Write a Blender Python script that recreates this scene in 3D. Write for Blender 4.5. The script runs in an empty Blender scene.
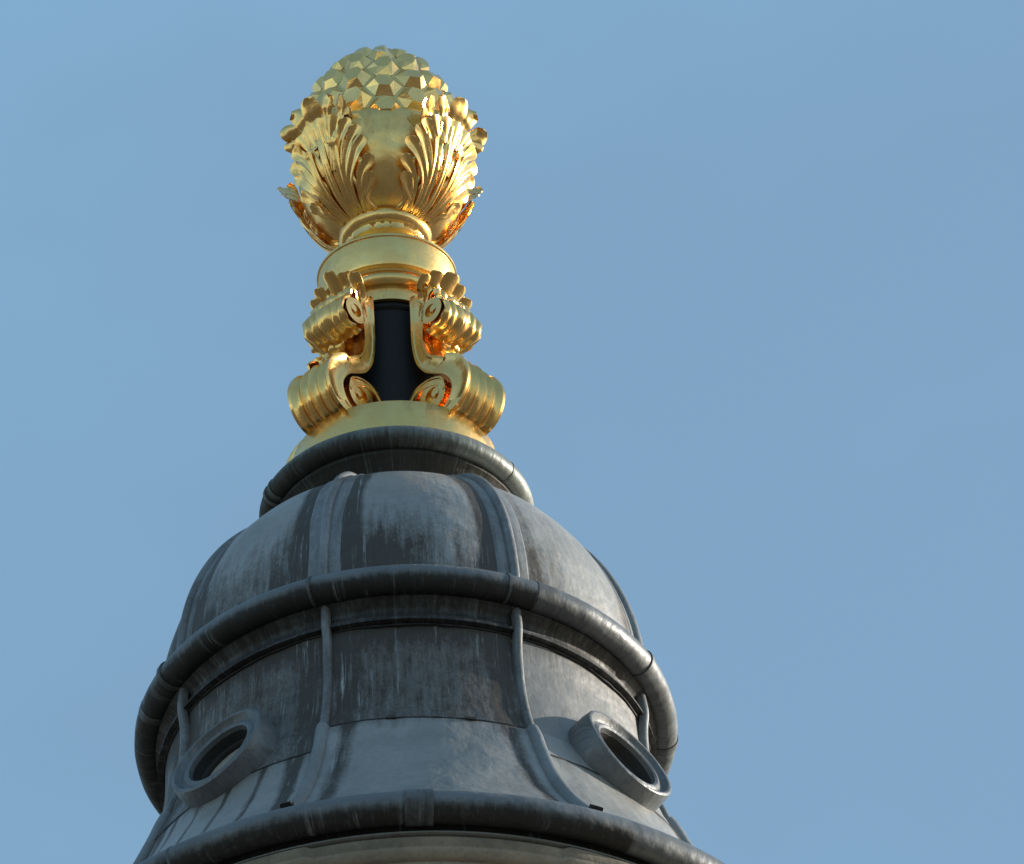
import bpy, math, random
from mathutils import Vector, Matrix, Quaternion, noise
random.seed(11)
R_ = math.radians
C = bpy.context.scene.collection
sc = bpy.context.scene

# ------------------------------------------------------------------ camera
PX = 136.0                  # modelling units (one unit = 1/136 m)
S = 1.0 / PX
D = 130.0                    # slant distance to the dome, m
EL = R_(37.6)               # how steeply the camera looks up at it
Z0 = 81.0                   # height of the dome's main ring above the ground
F_PX = PX * D
cam_d = bpy.data.cameras.new('camera')
cam = bpy.data.objects.new('camera', cam_d)
C.objects.link(cam)
cam_d.sensor_width = 36.0
cam_d.lens = F_PX / 1024.0 * 36.0
cam_d.clip_start = 0.5
cam_d.clip_end = 20000.0
pos = Vector((0, -D * math.cos(EL), Z0 - D * math.sin(EL)))
fwd = (Vector((0, 0, Z0)) - pos).normalized()
right = fwd.cross(Vector((0, 0, 1))).normalized()
up = right.cross(fwd)
C0 = Matrix((right, up, -fwd)).transposed()
C1 = C0 @ Matrix.Rotation(R_(-2.4), 3, 'Z')
d = Vector(((406.5 - 512) / F_PX, -(750 - 432) / F_PX, -1)).normalized()
Q = d.rotation_difference(Vector((0, 0, -1))).to_matrix()
cam.matrix_world = Matrix.Translation(pos) @ (C1 @ Q).to_4x4()
sc.camera = cam

# ------------------------------------------------------------------ light
SUN_AZ = R_(105)             # from the direction towards the camera, turning right
SUN_EL = R_(17)
sx, sy = math.sin(SUN_AZ), -math.cos(SUN_AZ)
sun_dir = Vector((sx * math.cos(SUN_EL), sy * math.cos(SUN_EL), math.sin(SUN_EL)))
ld = bpy.data.lights.new('sun', 'SUN')
ld.energy = 4.6
ld.angle = R_(0.53)
ld.color = (1.0, 0.915, 0.79)
lo = bpy.data.objects.new('sun', ld)
C.objects.link(lo)
lo.rotation_euler = (-sun_dir).to_track_quat('-Z', 'Y').to_euler()

w = bpy.data.worlds.new('World')
sc.world = w
w.use_nodes = True
nt = w.node_tree
nt.nodes.clear()
wo = nt.nodes.new('ShaderNodeOutputWorld')
bg = nt.nodes.new('ShaderNodeBackground')
bg.inputs['Strength'].default_value = 0.115
sky = nt.nodes.new('ShaderNodeTexSky')
sky.sky_type = 'NISHITA'
sky.sun_disc = False
sky.sun_elevation = SUN_EL
sky.sun_rotation = math.atan2(sun_dir.x, sun_dir.y)
sky.altitude = 50
sky.air_density = 1.15
sky.dust_density = 0.7
sky.ozone_density = 0.7
# thin, faint high cloud
tc = nt.nodes.new('ShaderNodeTexCoord')
mp = nt.nodes.new('ShaderNodeMapping')
mp.inputs['Rotation'].default_value = (0.2, 0.5, 0.3)
mp.inputs['Scale'].default_value = (16, 20, 26)
ns = nt.nodes.new('ShaderNodeTexNoise')
ns.inputs['Scale'].default_value = 1.0
ns.inputs['Detail'].default_value = 4
ns.inputs['Roughness'].default_value = 0.5
cr = nt.nodes.new('ShaderNodeMapRange')
cr.inputs['From Min'].default_value = 0.35
cr.inputs['From Max'].default_value = 0.8
cr.inputs['To Min'].default_value = 0.24
cr.inputs['To Max'].default_value = 0.46
mx = nt.nodes.new('ShaderNodeMix')
mx.data_type = 'RGBA'
mx.inputs['B'].default_value = (1.9, 4.0, 5.9, 1)
L = nt.links.new
L(tc.outputs['Generated'], mp.inputs['Vector'])
L(mp.outputs['Vector'], ns.inputs['Vector'])
L(ns.outputs['Fac'], cr.inputs['Value'])
L(cr.outputs['Result'], mx.inputs['Factor'])
L(sky.outputs['Color'], mx.inputs['A'])
L(mx.outputs['Result'], bg.inputs['Color'])
L(bg.outputs['Background'], wo.inputs['Surface'])

sc.view_settings.view_transform = 'Standard'
sc.view_settings.look = 'None'
sc.view_settings.exposure = 0.55
sc.view_settings.gamma = 1.0
sc.view_settings.use_curve_mapping = False
sc.render.engine = 'CYCLES'
sc.cycles.max_bounces = 10
sc.cycles.glossy_bounces = 6
sc.cycles.use_denoising = True


# ------------------------------------------------------------------ helpers
def wide(z):
    """radii were measured at the main ring's scale; what stands further off is a little larger"""
    return 1.0 + max(-6.0, min(10.0, z * S)) * math.sin(EL) / D


class MB:
    """collects vertices and faces in modelling units; build() links ONE mesh object"""
    def __init__(self):
        self.v, self.f, self.uv, self.g = [], [], [], []

    def vert(self, p, uv=(0, 0), g=0.0):
        self.v.append(tuple(p)); self.uv.append(uv); self.g.append(g)
        return len(self.v) - 1

    def grid(self, rows, close_u=False, close_v=False, flip=False):
        """rows of vertex indices"""
        n = len(rows)
        for i in range(n if close_v else n - 1):
            a, b = rows[i], rows[(i + 1) % n]
            m = len(a)
            for j in range(m if close_u else m - 1):
                k = (j + 1) % m
                q = (a[j], a[k], b[k], b[j])
                self.f.append(q[::-1] if flip else q)

    def build(self, name, mat, parent=None, base=0.0, angle=35, smooth=True):
        me = bpy.data.meshes.new(name)
        me.from_pydata([(x * S * wide(z), y * S * wide(z), (z - base) * S) for x, y, z in self.v], [], self.f)
        uvl = me.uv_layers.new(name='UVMap')
        idx = [0] * len(me.loops)
        me.loops.foreach_get('vertex_index', idx)
        flat = []
        for i in idx:
            flat.extend(self.uv[i])
        uvl.data.foreach_set('uv', flat)
        at = me.attributes.new('grime_shade', 'FLOAT', 'POINT')  # dirt together with painted light and shade
        at.data.foreach_set('value', self.g)
        me.materials.append(mat)
        if smooth:
            me.polygons.foreach_set('use_smooth', [True] * len(me.polygons))
            me.update()
            me.set_sharp_from_angle(angle=R_(angle))
        me.validate()
        me.update()
        o = bpy.data.objects.new(name, me)
        C.objects.link(o)
        if parent is not None:
            o.parent = parent
        return o


def catmull(pts, n=8):
    out = []
    m = len(pts)
    for i in range(m - 1):
        p0 = pts[max(i - 1, 0)]; p1 = pts[i]; p2 = pts[i + 1]; p3 = pts[min(i + 2, m - 1)]
        for k in range(n):
            t = k / n
            out.append(tuple(0.5 * ((2 * b) + (-a + c) * t + (2 * a - 5 * b + 4 * c - e) * t * t + (-a + 3 * b - 3 * c + e) * t ** 3)
                             for a, b, c, e in zip(p0, p1, p2, p3)))
    out.append(tuple(pts[-1]))
    return out


CE = math.cos(EL)


def hz(cy):                 # the level of a ring whose centre stands at picture row cy
    a = 750.0 - cy
    return PX * a * D / (F_PX * CE - a * math.sin(EL))


def polar(r, az, z):
    return (r * math.sin(az), -r * math.cos(az), z)


def lathe(mb, prof, seg=256, mod=None, grime_shade=None, keep=None, a0=0.0, a1=2 * math.pi, uoff=0.0):
    """prof: list of (R, z) from top to bottom"""
    full = abs(a1 - a0 - 2 * math.pi) < 1e-6
    nn = seg + 1
    ln = 0
    rows = []
    for i, (r, z) in enumerate(prof):
        if i:
            ln += math.hypot(r - prof[i - 1][0], z - prof[i - 1][1])
        row = []
        for j in range(nn):
            az = a0 + (a1 - a0) * j / seg
            rr = r + (mod(az, i, r, z) if mod else 0)
            g = grime_shade(az, r, z) if grime_shade else 0.0
            row.append(mb.vert(polar(rr, az, z), (az * 2.5 + uoff, ln / 100.0), g))
        rows.append(row)
    if keep is None:
        mb.grid(rows)
    else:
        for i in range(len(rows) - 1):
            for j in range(seg):
                q = (rows[i][j], rows[i][j + 1], rows[i + 1][j + 1], rows[i + 1][j])
                c = [sum(mb.v[k][t] for k in q) / 4 for t in range(3)]
                if keep(c):
                    mb.f.append(q)


def arc(cr, cz, rad, t0, t1, n=14):
    """quarter turns in the (R, z) plane, degrees; 0 = outward, 90 = up; top to bottom when t0 > t1"""
    return [(cr + rad * math.cos(R_(t0 + (t1 - t0) * k / n)), cz + rad * math.sin(R_(t0 + (t1 - t0) * k / n))) for k in range(n + 1)]


def empty(name, z, label, cat):
    o = bpy.data.objects.new(name, None)
    C.objects.link(o)
    o.location = (0, 0, z)
    o.empty_display_size = 0.5
    o['label'] = label
    o['category'] = cat
    return o


# ------------------------------------------------------------------ materials
def new_mat(name):
    m = bpy.data.materials.new(name)
    m.use_nodes = True
    n = m.node_tree
    n.nodes.clear()
    out = n.nodes.new('ShaderNodeOutputMaterial')
    b = n.nodes.new('ShaderNodeBsdfPrincipled')
    n.links.new(b.outputs[0], out.inputs[0])
    return m, n, b


def N(n, typ, **kw):
    x = n.nodes.new(typ)
    for k, v in kw.items():
        if k in x.inputs:
            x.inputs[k].default_value = v
        else:
            setattr(x, k, v)
    return x


def noise_tex(n, vec, scale, detail=4, rough=0.55, dist=0.0):
    t = N(n, 'ShaderNodeTexNoise', Scale=scale, Detail=detail, Roughness=rough, Distortion=dist)
    n.links.new(vec, t.inputs['Vector'])
    return t.outputs['Fac']


def rng(n, val, a, b, c=0.0, d_=1.0):
    t = N(n, 'ShaderNodeMapRange')
    t.inputs['From Min'].default_value = a
    t.inputs['From Max'].default_value = b
    t.inputs['To Min'].default_value = c
    t.inputs['To Max'].default_value = d_
    n.links.new(val, t.inputs['Value'])
    return t.outputs['Result']


def mth(n, op, a, b=None):
    t = N(n, 'ShaderNodeMath', operation=op)
    for i, q in enumerate((a, b)):
        if q is None:
            continue
        if isinstance(q, (int, float)):
            t.inputs[i].default_value = q
        else:
            n.links.new(q, t.inputs[i])
    return t.outputs[0]


def mixc(n, fac, a, b):
    t = N(n, 'ShaderNodeMix', data_type='RGBA')
    if isinstance(fac, (int, float)):
        t.inputs['Factor'].default_value = fac
    else:
        n.links.new(fac, t.inputs['Factor'])
    for k, q in (('A', a), ('B', b)):
        if isinstance(q, tuple):
            t.inputs[k].default_value = q + (1,)
        else:
            n.links.new(q, t.inputs[k])
    return t.outputs['Result']


def scaled(n, vec, s):
    t = N(n, 'ShaderNodeMapping')
    t.inputs['Scale'].default_value = s
    n.links.new(vec, t.inputs['Vector'])
    return t.outputs['Vector']


def bump(n, b, h, strength, dist, prev=None):
    t = N(n, 'ShaderNodeBump', Strength=strength, Distance=dist)
    n.links.new(h, t.inputs['Height'])
    if prev is not None:
        n.links.new(prev, t.inputs['Normal'])
    n.links.new(t.outputs[0], b.inputs['Normal'])
    return t.outputs[0]


def lead_material(name, base=(0.31, 0.312, 0.302), dark=(0.050, 0.043, 0.036), grime_shade_gain=1.0, rough=0.42, streaks=1.0):
    m, n, b = new_mat(name)
    uv = N(n, 'ShaderNodeUVMap').outputs[0]
    gr = N(n, 'ShaderNodeAttribute', attribute_name='grime_shade').outputs['Fac']
    obj = N(n, 'ShaderNodeTexCoord').outputs['Object']
    # slow tone changes of the oxide
    big = noise_tex(n, obj, 1.6, 5, 0.6)
    col = mixc(n, rng(n, big, 0.3, 0.7), tuple(c * 0.78 for c in base), tuple(min(1, c * 1.18) for c in base))
    fine = noise_tex(n, obj, 22, 6, 0.7)
    col = mixc(n, rng(n, fine, 0.35, 0.75, 0, 0.35), col, tuple(c * 0.55 for c in base))
    # brown-black dirt and painted shade, broken up and drawn into runs
    runs = noise_tex(n, scaled(n, uv, (14, 1.3, 1)), 1.0, 5, 0.65)
    patch = noise_tex(n, scaled(n, uv, (3.2, 2.4, 1)), 1.0, 7, 0.72)
    speck = noise_tex(n, scaled(n, uv, (38, 20, 1)), 1.0, 3, 0.6)
    g = mth(n, 'MULTIPLY', gr, grime_shade_gain)
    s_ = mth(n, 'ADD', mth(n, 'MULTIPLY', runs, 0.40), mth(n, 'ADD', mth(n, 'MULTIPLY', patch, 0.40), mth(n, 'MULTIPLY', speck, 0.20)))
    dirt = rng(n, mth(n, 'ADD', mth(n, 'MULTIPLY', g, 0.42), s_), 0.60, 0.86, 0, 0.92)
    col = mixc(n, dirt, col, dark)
    # pale lime runs
    drip = noise_tex(n, scaled(n, uv, (24, 0.9, 1)), 1.0, 6, 0.8, 0.4)
    where = noise_tex(n, scaled(n, uv, (4.2, 1.6, 1)), 1.0, 6, 0.7)
    dm = mth(n, 'MULTIPLY', rng(n, drip, 0.54, 0.63), rng(n, where, 0.46, 0.66))
    dm = mth(n, 'MULTIPLY', dm, mth(n, 'ADD', 0.15 * streaks, mth(n, 'MULTIPLY', g, 0.85 * streaks)))
    col = mixc(n, dm, col, (0.40, 0.43, 0.44))
    crust = rng(n, noise_tex(n, scaled(n, uv, (20, 16, 1)), 1.0, 6, 0.8), 0.60, 0.70, 0, 0.35 * streaks)
    col = mixc(n, crust, col, (0.30, 0.32, 0.32))
    n.links.new(col, b.inputs['Base Color'])
    b.inputs['Metallic'].default_value = 0.3
    n.links.new(rng(n, mth(n, 'ADD', mth(n, 'MULTIPLY', dirt, 0.35), patch), 0.3, 1.0, rough - 0.06, rough + 0.3), b.inputs['Roughness'])
    b.inputs['Specular IOR Level'].default_value = 0.45
    p = bump(n, b, noise_tex(n, obj, 3.2, 3, 0.5), 0.55, 0.05)
    p = bump(n, b, noise_tex(n, scaled(n, uv, (7, 2.2, 1)), 1.0, 4, 0.6), 0.35, 0.02, p)
    bump(n, b, fine, 0.25, 0.006, p)
    return m


def gold_material(name, base=(1.0, 0.655, 0.235), rough=0.17, wear=0.3, dirt=0.5):
    m, n, b = new_mat(name)
    obj = N(n, 'ShaderNodeTexCoord').outputs['Object']
    a = noise_tex(n, obj, 5.5, 5, 0.65)
    f = noise_tex(n, obj, 38, 5, 0.7)
    # single leaves of gold: squares of slightly different tone
    vo = N(n, 'ShaderNodeTexVoronoi', Scale=9.0, Randomness=0.55, distance='CHEBYCHEV')
    n.links.new(obj, vo.inputs['Vector'])
    sep = N(n, 'ShaderNodeSeparateColor')
    n.links.new(vo.outputs['Color'], sep.inputs[0])
    col = mixc(n, rng(n, a, 0.3, 0.72), base, (base[0] * 0.88, base[1] * 0.80, base[2] * 0.72))
    col = mixc(n, rng(n, sep.outputs[0], 0, 1, 0, 0.30), col, (base[0] * 0.86, base[1] * 0.86, base[2] * 0.95))
    col = mixc(n, rng(n, f, 0.60, 0.78, 0, wear), col, (0.30, 0.17, 0.06))
    # weathering: brown bloom in soft-edged runs
    st = noise_tex(n, scaled(n, obj, (3.5, 3.5, 1.4)), 1.0, 8, 0.75)
    bloom = rng(n, st, 0.53, 0.72, 0, dirt)
    col = mixc(n, bloom, col, (0.42, 0.25, 0.09))
    n.links.new(col, b.inputs['Base Color'])
    b.inputs['Metallic'].default_value = 1.0
    r = rng(n, mth(n, 'ADD', mth(n, 'MULTIPLY', a, 0.7), mth(n, 'MULTIPLY', f, 0.3)), 0.3, 0.7, rough - 0.06, rough + 0.10)
    r = mth(n, 'ADD', r, mth(n, 'MULTIPLY', sep.outputs[1], 0.07))
    n.links.new(mth(n, 'ADD', r, mth(n, 'MULTIPLY', bloom, 0.25)), b.inputs['Roughness'])
    p = bump(n, b, noise_tex(n, obj, 9, 3, 0.5), 0.35, 0.012)
    bump(n, b, f, 0.35, 0.002, p)
    return m


def stone_material(name):
    m, n, b = new_mat(name)
    obj = N(n, 'ShaderNodeTexCoord').outputs['Object']
    a = noise_tex(n, obj, 2.5, 6, 0.65)
    f = noise_tex(n, obj, 30, 5, 0.7)
    gr = N(n, 'ShaderNodeAttribute', attribute_name='grime_shade').outputs['Fac']
    col = mixc(n, rng(n, a, 0.3, 0.7), (0.46, 0.40, 0.31), (0.30, 0.265, 0.21))
    col = mixc(n, rng(n, f, 0.5, 0.8, 0, 0.5), col, (0.12, 0.11, 0.09))
    col = mixc(n, mth(n, 'MULTIPLY', gr, rng(n, a, 0.3, 0.6, 0.4, 1.0)), col, (0.07, 0.065, 0.055))
    n.links.new(col, b.inputs['Base Color'])
    b.inputs['Roughness'].default_value = 0.85
    bump(n, b, mth(n, 'ADD', a, f), 0.5, 0.012)
    return m


def plain_material(name, c, rough=0.6, metal=0.0):
    m, n, b = new_mat(name)
    obj = N(n, 'ShaderNodeTexCoord').outputs['Object']
    a = noise_tex(n, obj, 12, 5, 0.6)
    n.links.new(mixc(n, a, tuple(x * 0.7 for x in c), tuple(min(1, x * 1.3) for x in c)), b.inputs['Base Color'])
    b.inputs['Roughness'].default_value = rough
    b.inputs['Metallic'].default_value = metal
    bump(n, b, a, 0.2, 0.01)
    return m


LEAD = lead_material('weathered_lead')
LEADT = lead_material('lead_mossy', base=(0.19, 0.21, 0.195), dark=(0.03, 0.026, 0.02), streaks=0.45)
LEADD = lead_material('lead_drum', base=(0.235, 0.235, 0.228), dark=(0.052, 0.043, 0.034))
LEADRIB = lead_material('lead_rib', base=(0.23, 0.245, 0.25), streaks=0.6)
LEADR = lead_material('lead_rolls', base=(0.160, 0.172, 0.180), dark=(0.022, 0.021, 0.019), streaks=0.5)
GOLD = gold_material('gold_leaf')
GOLDF = gold_material('gold_leaf_facets', base=(1.0, 0.68, 0.255), rough=0.13, wear=0.15, dirt=0.25)
GOLDS = gold_material('gold_leaf_satin', base=(0.95, 0.65, 0.24), rough=0.26, wear=0.6, dirt=0.7)
STONE = stone_material('portland_stone')
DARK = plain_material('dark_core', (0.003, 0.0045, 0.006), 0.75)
REVEAL = plain_material('reveal_shade', (0.018, 0.018, 0.018), 0.7)  # near-black: shade inside the window opening put into the colour
SEAM = plain_material('lap_shadow', (0.022, 0.022, 0.022), 0.8)  # dark colour standing in for the shadow of each lap
ROLLSHADE = plain_material('roll_end_shade', (0.01, 0.01, 0.01), 0.8)  # shade inside the open roll end, given as a dark colour
GLASSM = plain_material('dusty_window_pane', (0.42, 0.40, 0.34), 0.4)
IRON = plain_material('dull_metal', (0.16, 0.14, 0.12), 0.5, 0.4)

# ------------------------------------------------------------------ ground
def ground():
    mb = MB()
    k = 6000 * PX
    a = [mb.vert((x, y, 0)) for x, y in ((-k, -k), (k, -k), (k, k), (-k, k))]
    mb.f.append(tuple(a))
    m, n, b = new_mat('paving')
    obj = N(n, 'ShaderNodeTexCoord').outputs['Object']
    a_ = noise_tex(n, obj, 0.02, 6, 0.7)
    c_ = noise_tex(n, obj, 0.4, 4, 0.6)
    col = mixc(n, rng(n, a_, 0.42, 0.58), (0.05, 0.045, 0.04), (0.20, 0.17, 0.13))
    col = mixc(n, rng(n, c_, 0.4, 0.7, 0, 0.5), col, (0.12, 0.11, 0.10))
    n.links.new(col, b.inputs['Base Color'])
    b.inputs['Roughness'].default_value = 0.9
    o = mb.build('ground', m, smooth=False)
    o['kind'] = 'structure'


ground()

AZ0 = R_(3.9)               # how far the whole tower is turned
RIB_AZ = [AZ0 + R_(23.6 + 45 * k) for k in range(-4, 4)]
DIAG = [AZ0 + R_(45 + 90 * k) for k in range(-2, 2)]


def azdiff(a, b):
    return (a - b + math.pi) % (2 * math.pi) - math.pi


def ribdist(az):
    return min(abs(azdiff(az, r)) for r in RIB_AZ)


# ================================================================== DOME
dome = empty('domed_tower', 0.0, 'round stone tower top under a grey lead bell-shaped dome with ribs and round windows', 'tower')
BASE = -Z0 * PX             # ground level in modelling units; children hang from a root at ground level


def dbuild(mb, name, mat, parent=None, **kw):
    return mb.build(name, mat, parent or dome, base=BASE, **kw)


# --- upper dome shell
up_prof = []
for k in range(41):
    t = R_(78 - 78 * k / 40)
    up_prof.append((70 + 177 * math.cos(t), hz(735 - 190 * math.sin(t))))
up_prof.append((247, hz(742)))


def n3(x, y, z):
    return noise.noise(Vector((x, y, z)))


def dome_mod(az, i, r, z):
    # hand-dressed sheets: panels belly very slightly between the rolls
    x = ribdist(az) / R_(22.5)
    p = polar(r, az, z)
    return 1.6 * math.sin(math.pi * x / 2) + 1.3 * n3(p[0] / 60, p[1] / 60, p[2] / 60)


def dome_grime_sun(az, r, z):
    hn = (z - hz(735)) / (hz(549) - hz(735))      # 0 at the eaves, 1 at the top
    low = max(0.0, 1 - hn / 0.62)
    x = ribdist(az) * r
    side = math.exp(-((x - 24) / 9.0) ** 2) * 1.35
    s = azdiff(az, AZ0)
    bias = 0.60 + 0.40 * math.sin(s * 8 + 2.2) if abs(s) < R_(23) else 0.7
    if s > R_(23):  # less dirt on the right: sunlight painted into the tone
        bias, side = 0.25, side * 0.35
    edge = 0.5 if x < 60 else 0.0
    return min(1.4, low * bias * 1.25 + side + edge * low * 0.6)


mb = MB()
lathe(mb, up_prof, 384, dome_mod, dome_grime_sun)
dbuild(mb, 'upper_dome', LEAD)


# --- rings: rolled lead with lapped joints
def ring(name, R, cy, tube, joints, mat, parent=None, t0=200, t1=-160, grime_shade=None, extra=None, seg=384):
    prof = [(R + tube * math.cos(R_(t0 + (t1 - t0) * k / 32)), hz(cy) + tube * math.sin(R_(t0 + (t1 - t0) * k / 32))) for k in range(33)]

    def rmod(az, i, r, z):
        b = 0.0
        for j, (ja, wdt, hgt) in enumerate(joints):
            dd = abs(azdiff(az, R_(ja))) * R
            if dd < wdt:
                b = max(b, hgt)
        p = polar(R, az, z)
        b += 0.7 * n3(p[0] / 45, p[1] / 45, 3.1) 
        c, s_ = (r - R) / tube, (z - hz(cy)) / tube
        return b * c
    mb = MB()
    lathe(mb, prof, seg, rmod, grime_shade)
    if extra:
        extra(mb)
    return dbuild(mb, name, mat, parent)


def collar(mb, R, cy, tube, az, width, lift):
    """a lap or strap round the tube of a ring"""
    ctr_r, ctr_z = R, hz(cy)
    rows = []
    for k in range(6):
        da = (-width / 2 + width * (min(max(k - 1, 0), 3)) / 3) / R
        rad = tube - 1.0 if k in (0, 5) else tube + lift
        row = []
        for q in range(29):
            t = R_(-170 + 340 * q / 28)
            row.append(mb.vert(polar(ctr_r + rad * math.cos(t), az + da, ctr_z + rad * math.sin(t)), (az * 2.5 + da * 2.5, t * tube / 100), 0.5))
        rows.append(row)
    mb.grid(rows)


def under(cy, tube, amt):  # darkens the ring's underside: its shade put into the colour
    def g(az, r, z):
        if azdiff(az, AZ0) > R_(28) and azdiff(az, AZ0) < R_(150):      # sunlit side: the sun's brightness painted in as a paler tone
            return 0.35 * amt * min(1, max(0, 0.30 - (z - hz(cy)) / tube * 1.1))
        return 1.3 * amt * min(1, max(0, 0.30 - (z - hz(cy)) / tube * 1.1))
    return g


def ex_mid(mb):
    R, cy, tb = 257, 738, 14.6
    for ja, wd, lf in ((-19.5, 3, 1.5), (24.0, 3, 1.2), (33.0, 22, 0.7), (66, 4, 1.8), (-63, 5, 2.4), (-76, 10, 0.6), (95, 10, 1.2), (140, 12, 1.2), (-130, 12, 1.2), (180, 12, 1.2)):
        collar(mb, R, cy, tb, R_(ja), wd, lf)


def ex_top(mb):
    for ja, wd, lf in ((-71, 4, 1.6), (-66, 3, 1.2), (120, 5, 1.2), (-150, 5, 1.2), (60, 3, 0.6)):
        collar(mb, 126, 516, 12, R_(ja), wd, lf)


def ex_low(mb):
    for ja, wd, lf in ((1.4, 28, 1.6), (-35, 3, 0.6), (75, 20, 1.2), (-80, 20, 1.2), (150, 20, 1.2)):
        collar(mb, 401.5, 1052, 16.6, R_(ja), wd, lf)


ring('mid_ring', 257, 738, 14.6, [], LEADR, grime_shade=under(738, 14.6, 0.9), extra=ex_mid)


def top_grime_sun(az, r, z):
    s = azdiff(az, AZ0)
    lft = 0.75 + 0.6 * max(-1, min(1, -s / R_(60)))
    if s > R_(25):  # right side kept paler, with the sunlight put into the colour
        lft *= 0.4
    return lft * min(1, max(0.1, 0.62 - (z - hz(516)) / 12 * 0.6))


ring('top_ring', 126, 516, 12, [], LEADT, grime_shade=top_grime_sun, extra=ex_top)
ring('lower_ring', 401.5, 1052, 16.6, [], LEADR, grime_shade=under(1052, 16.6, 0.7), extra=ex_low)

# --- cove under the top ring, down into the dome
mb = MB()
cove = [(104, hz(505)), (126, hz(506)), (121, hz(522)), (124, hz(526)), (124, hz(529)), (119, hz(532))] + catmull([(117, hz(534)), (110, hz(540)), (107, hz(547)), (109, hz(553))], 5)
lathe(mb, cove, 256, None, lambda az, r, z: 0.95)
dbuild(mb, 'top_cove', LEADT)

# --- cornice between the mid ring and the drum
mb = MB()
corn = [(247, hz(738)), (251, hz(750)), (247, hz(752))] + catmull([(246, hz(753)), (241.5, hz(757)), (241, hz(762)), (244, hz(767)), (250, hz(770))], 4) + [(250.5, hz(772.5)), (244, hz(773))]
lathe(mb, corn, 384, None, lambda az, r, z: 0.8)
dbuild(mb, 'cornice', LEADR)

# --- the drum and its flared skirt (two tiers of sheet, lapped at a seam)
drum_pts = [(243, 764), (244, 785), (247, 812), (253, 840), (260, 862), (268, 880)]
flare_pts = [(268.4, 881), (277, 894), (290, 918), (313, 955), (345, 993), (378, 1024), (404, 1044)]
drum_prof = [(r, hz(c)) for r, c in catmull(drum_pts, 8)]
flare_prof = [(r, hz(c)) for r, c in catmull(flare_pts, 9)]
OCR, OCZ, OCA = 289.0, hz(877), 60.0
TILT = R_(21)
WIN_AZ = [AZ0 + R_(x) for x in (-44.6, 46, 135, -135)]


def keep_face(c):
    for dz_ in WIN_AZ:
        tx, ty = math.cos(dz_), math.sin(dz_)
        nx, ny = math.sin(dz_), -math.cos(dz_)
        if c[0] * nx + c[1] * ny > 100:
            dn, dv = c[0] * nx + c[1] * ny - OCR, c[2] - OCZ
            a = math.hypot(c[0] * tx + c[1] * ty, dv * math.cos(TILT) - dn * math.sin(TILT))
            if a < 47:
                return False
    return True


def wall_mod(az, i, r, z):
    x = ribdist(az) / R_(22.5)
    p = polar(r, az, z)
    return -1.0 * math.sin(math.pi * x / 2) + 1.5 * n3(p[0] / 55, p[1] / 55, p[2] / 40)


def drum_grime_sun(az, r, z):
    x = ribdist(az) * r
    s = azdiff(az, AZ0)
    side = math.exp(-((x - 20) / 14.0) ** 2) * 0.6
    top = max(0, (z - hz(800)) / (hz(770) - hz(800))) * 0.5
    if s > R_(23):  # sunlit right of the drum painted lighter by dropping the dirt
        return 0.15 + top * 0.3
    return 0.66 + side * 0.5 + top


def flare_grime_sun(az, r, z):
    x = ribdist(az) * r
    s = azdiff(az, AZ0)
    side = math.exp(-((x - 26) / 9.0) ** 2) * 0.85
    topd = max(0, (z - hz(seam_cy(az) + 24)) / (hz(seam_cy(az)) - hz(seam_cy(az) + 24))) * 0.35
    if s > R_(23):  # skirt's sunlit right: brightness painted in by thinning the dirt
        side *= 0.3
    if s < R_(-23):
        side += 0.9 * max(0, math.sin(az * 46)) ** 6
    return side + topd + 0.06


def seam_cy(az):
    s_ = (azdiff(az, AZ0) + math.pi / 8) % (math.pi / 2)      # front, right, back and left panels keep the higher seam
    return 881.0 if s_ < math.pi / 4 else 914.0


def wall_grime_sun(az, r, z):
    return drum_grime_sun(az, r, z) if z > hz(seam_cy(az)) else flare_grime_sun(az, r, z)


mb = MB()
lathe(mb, drum_prof, 480, wall_mod, wall_grime_sun, keep_face)
dbuild(mb, 'drum', LEADD)
mb = MB()
lathe(mb, [drum_prof[-1]] + flare_prof + [(404, hz(1047)), (398, hz(1048))], 480, wall_mod, wall_grime_sun, keep_face)
# little dark welts along the seams
for a_, r_, c_ in [(-3, 269.0, 881), (14, 269.0, 881), (-14, 404, 1045), (-6, 404, 1045), (6.5, 404, 1045), (19, 404, 1045), (40, 404, 1045)]:
    az = R_(a_)
    n0 = len(mb.v)
    for dr in (-2, 1.4):
        for da in (-5, 5):
            for dz_ in (-1.2, 1.4):
                mb.vert(polar(r_ + dr, az + da / r_, hz(c_) + dz_), (az, 0), 1.2)
    for q in ((0, 1, 3, 2), (4, 6, 7, 5), (0, 4, 5, 1), (2, 3, 7, 6), (0, 2, 6, 4), (1, 5, 7, 3)):
        mb.f.append(tuple(n0 + k for k in q))
dbuild(mb, 'flared_skirt', LEAD)


# --- dark strips laid on as shadow lines at the laps and edges
WALL = drum_prof + flare_prof


def wall_r(z):
    for a, b in zip(WALL, WALL[1:]):
        if a[1] >= z >= b[1]:
            return a[0] + (b[0] - a[0]) * (a[1] - z) / max(1e-6, a[1] - b[1])
    return WALL[-1][0]


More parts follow.
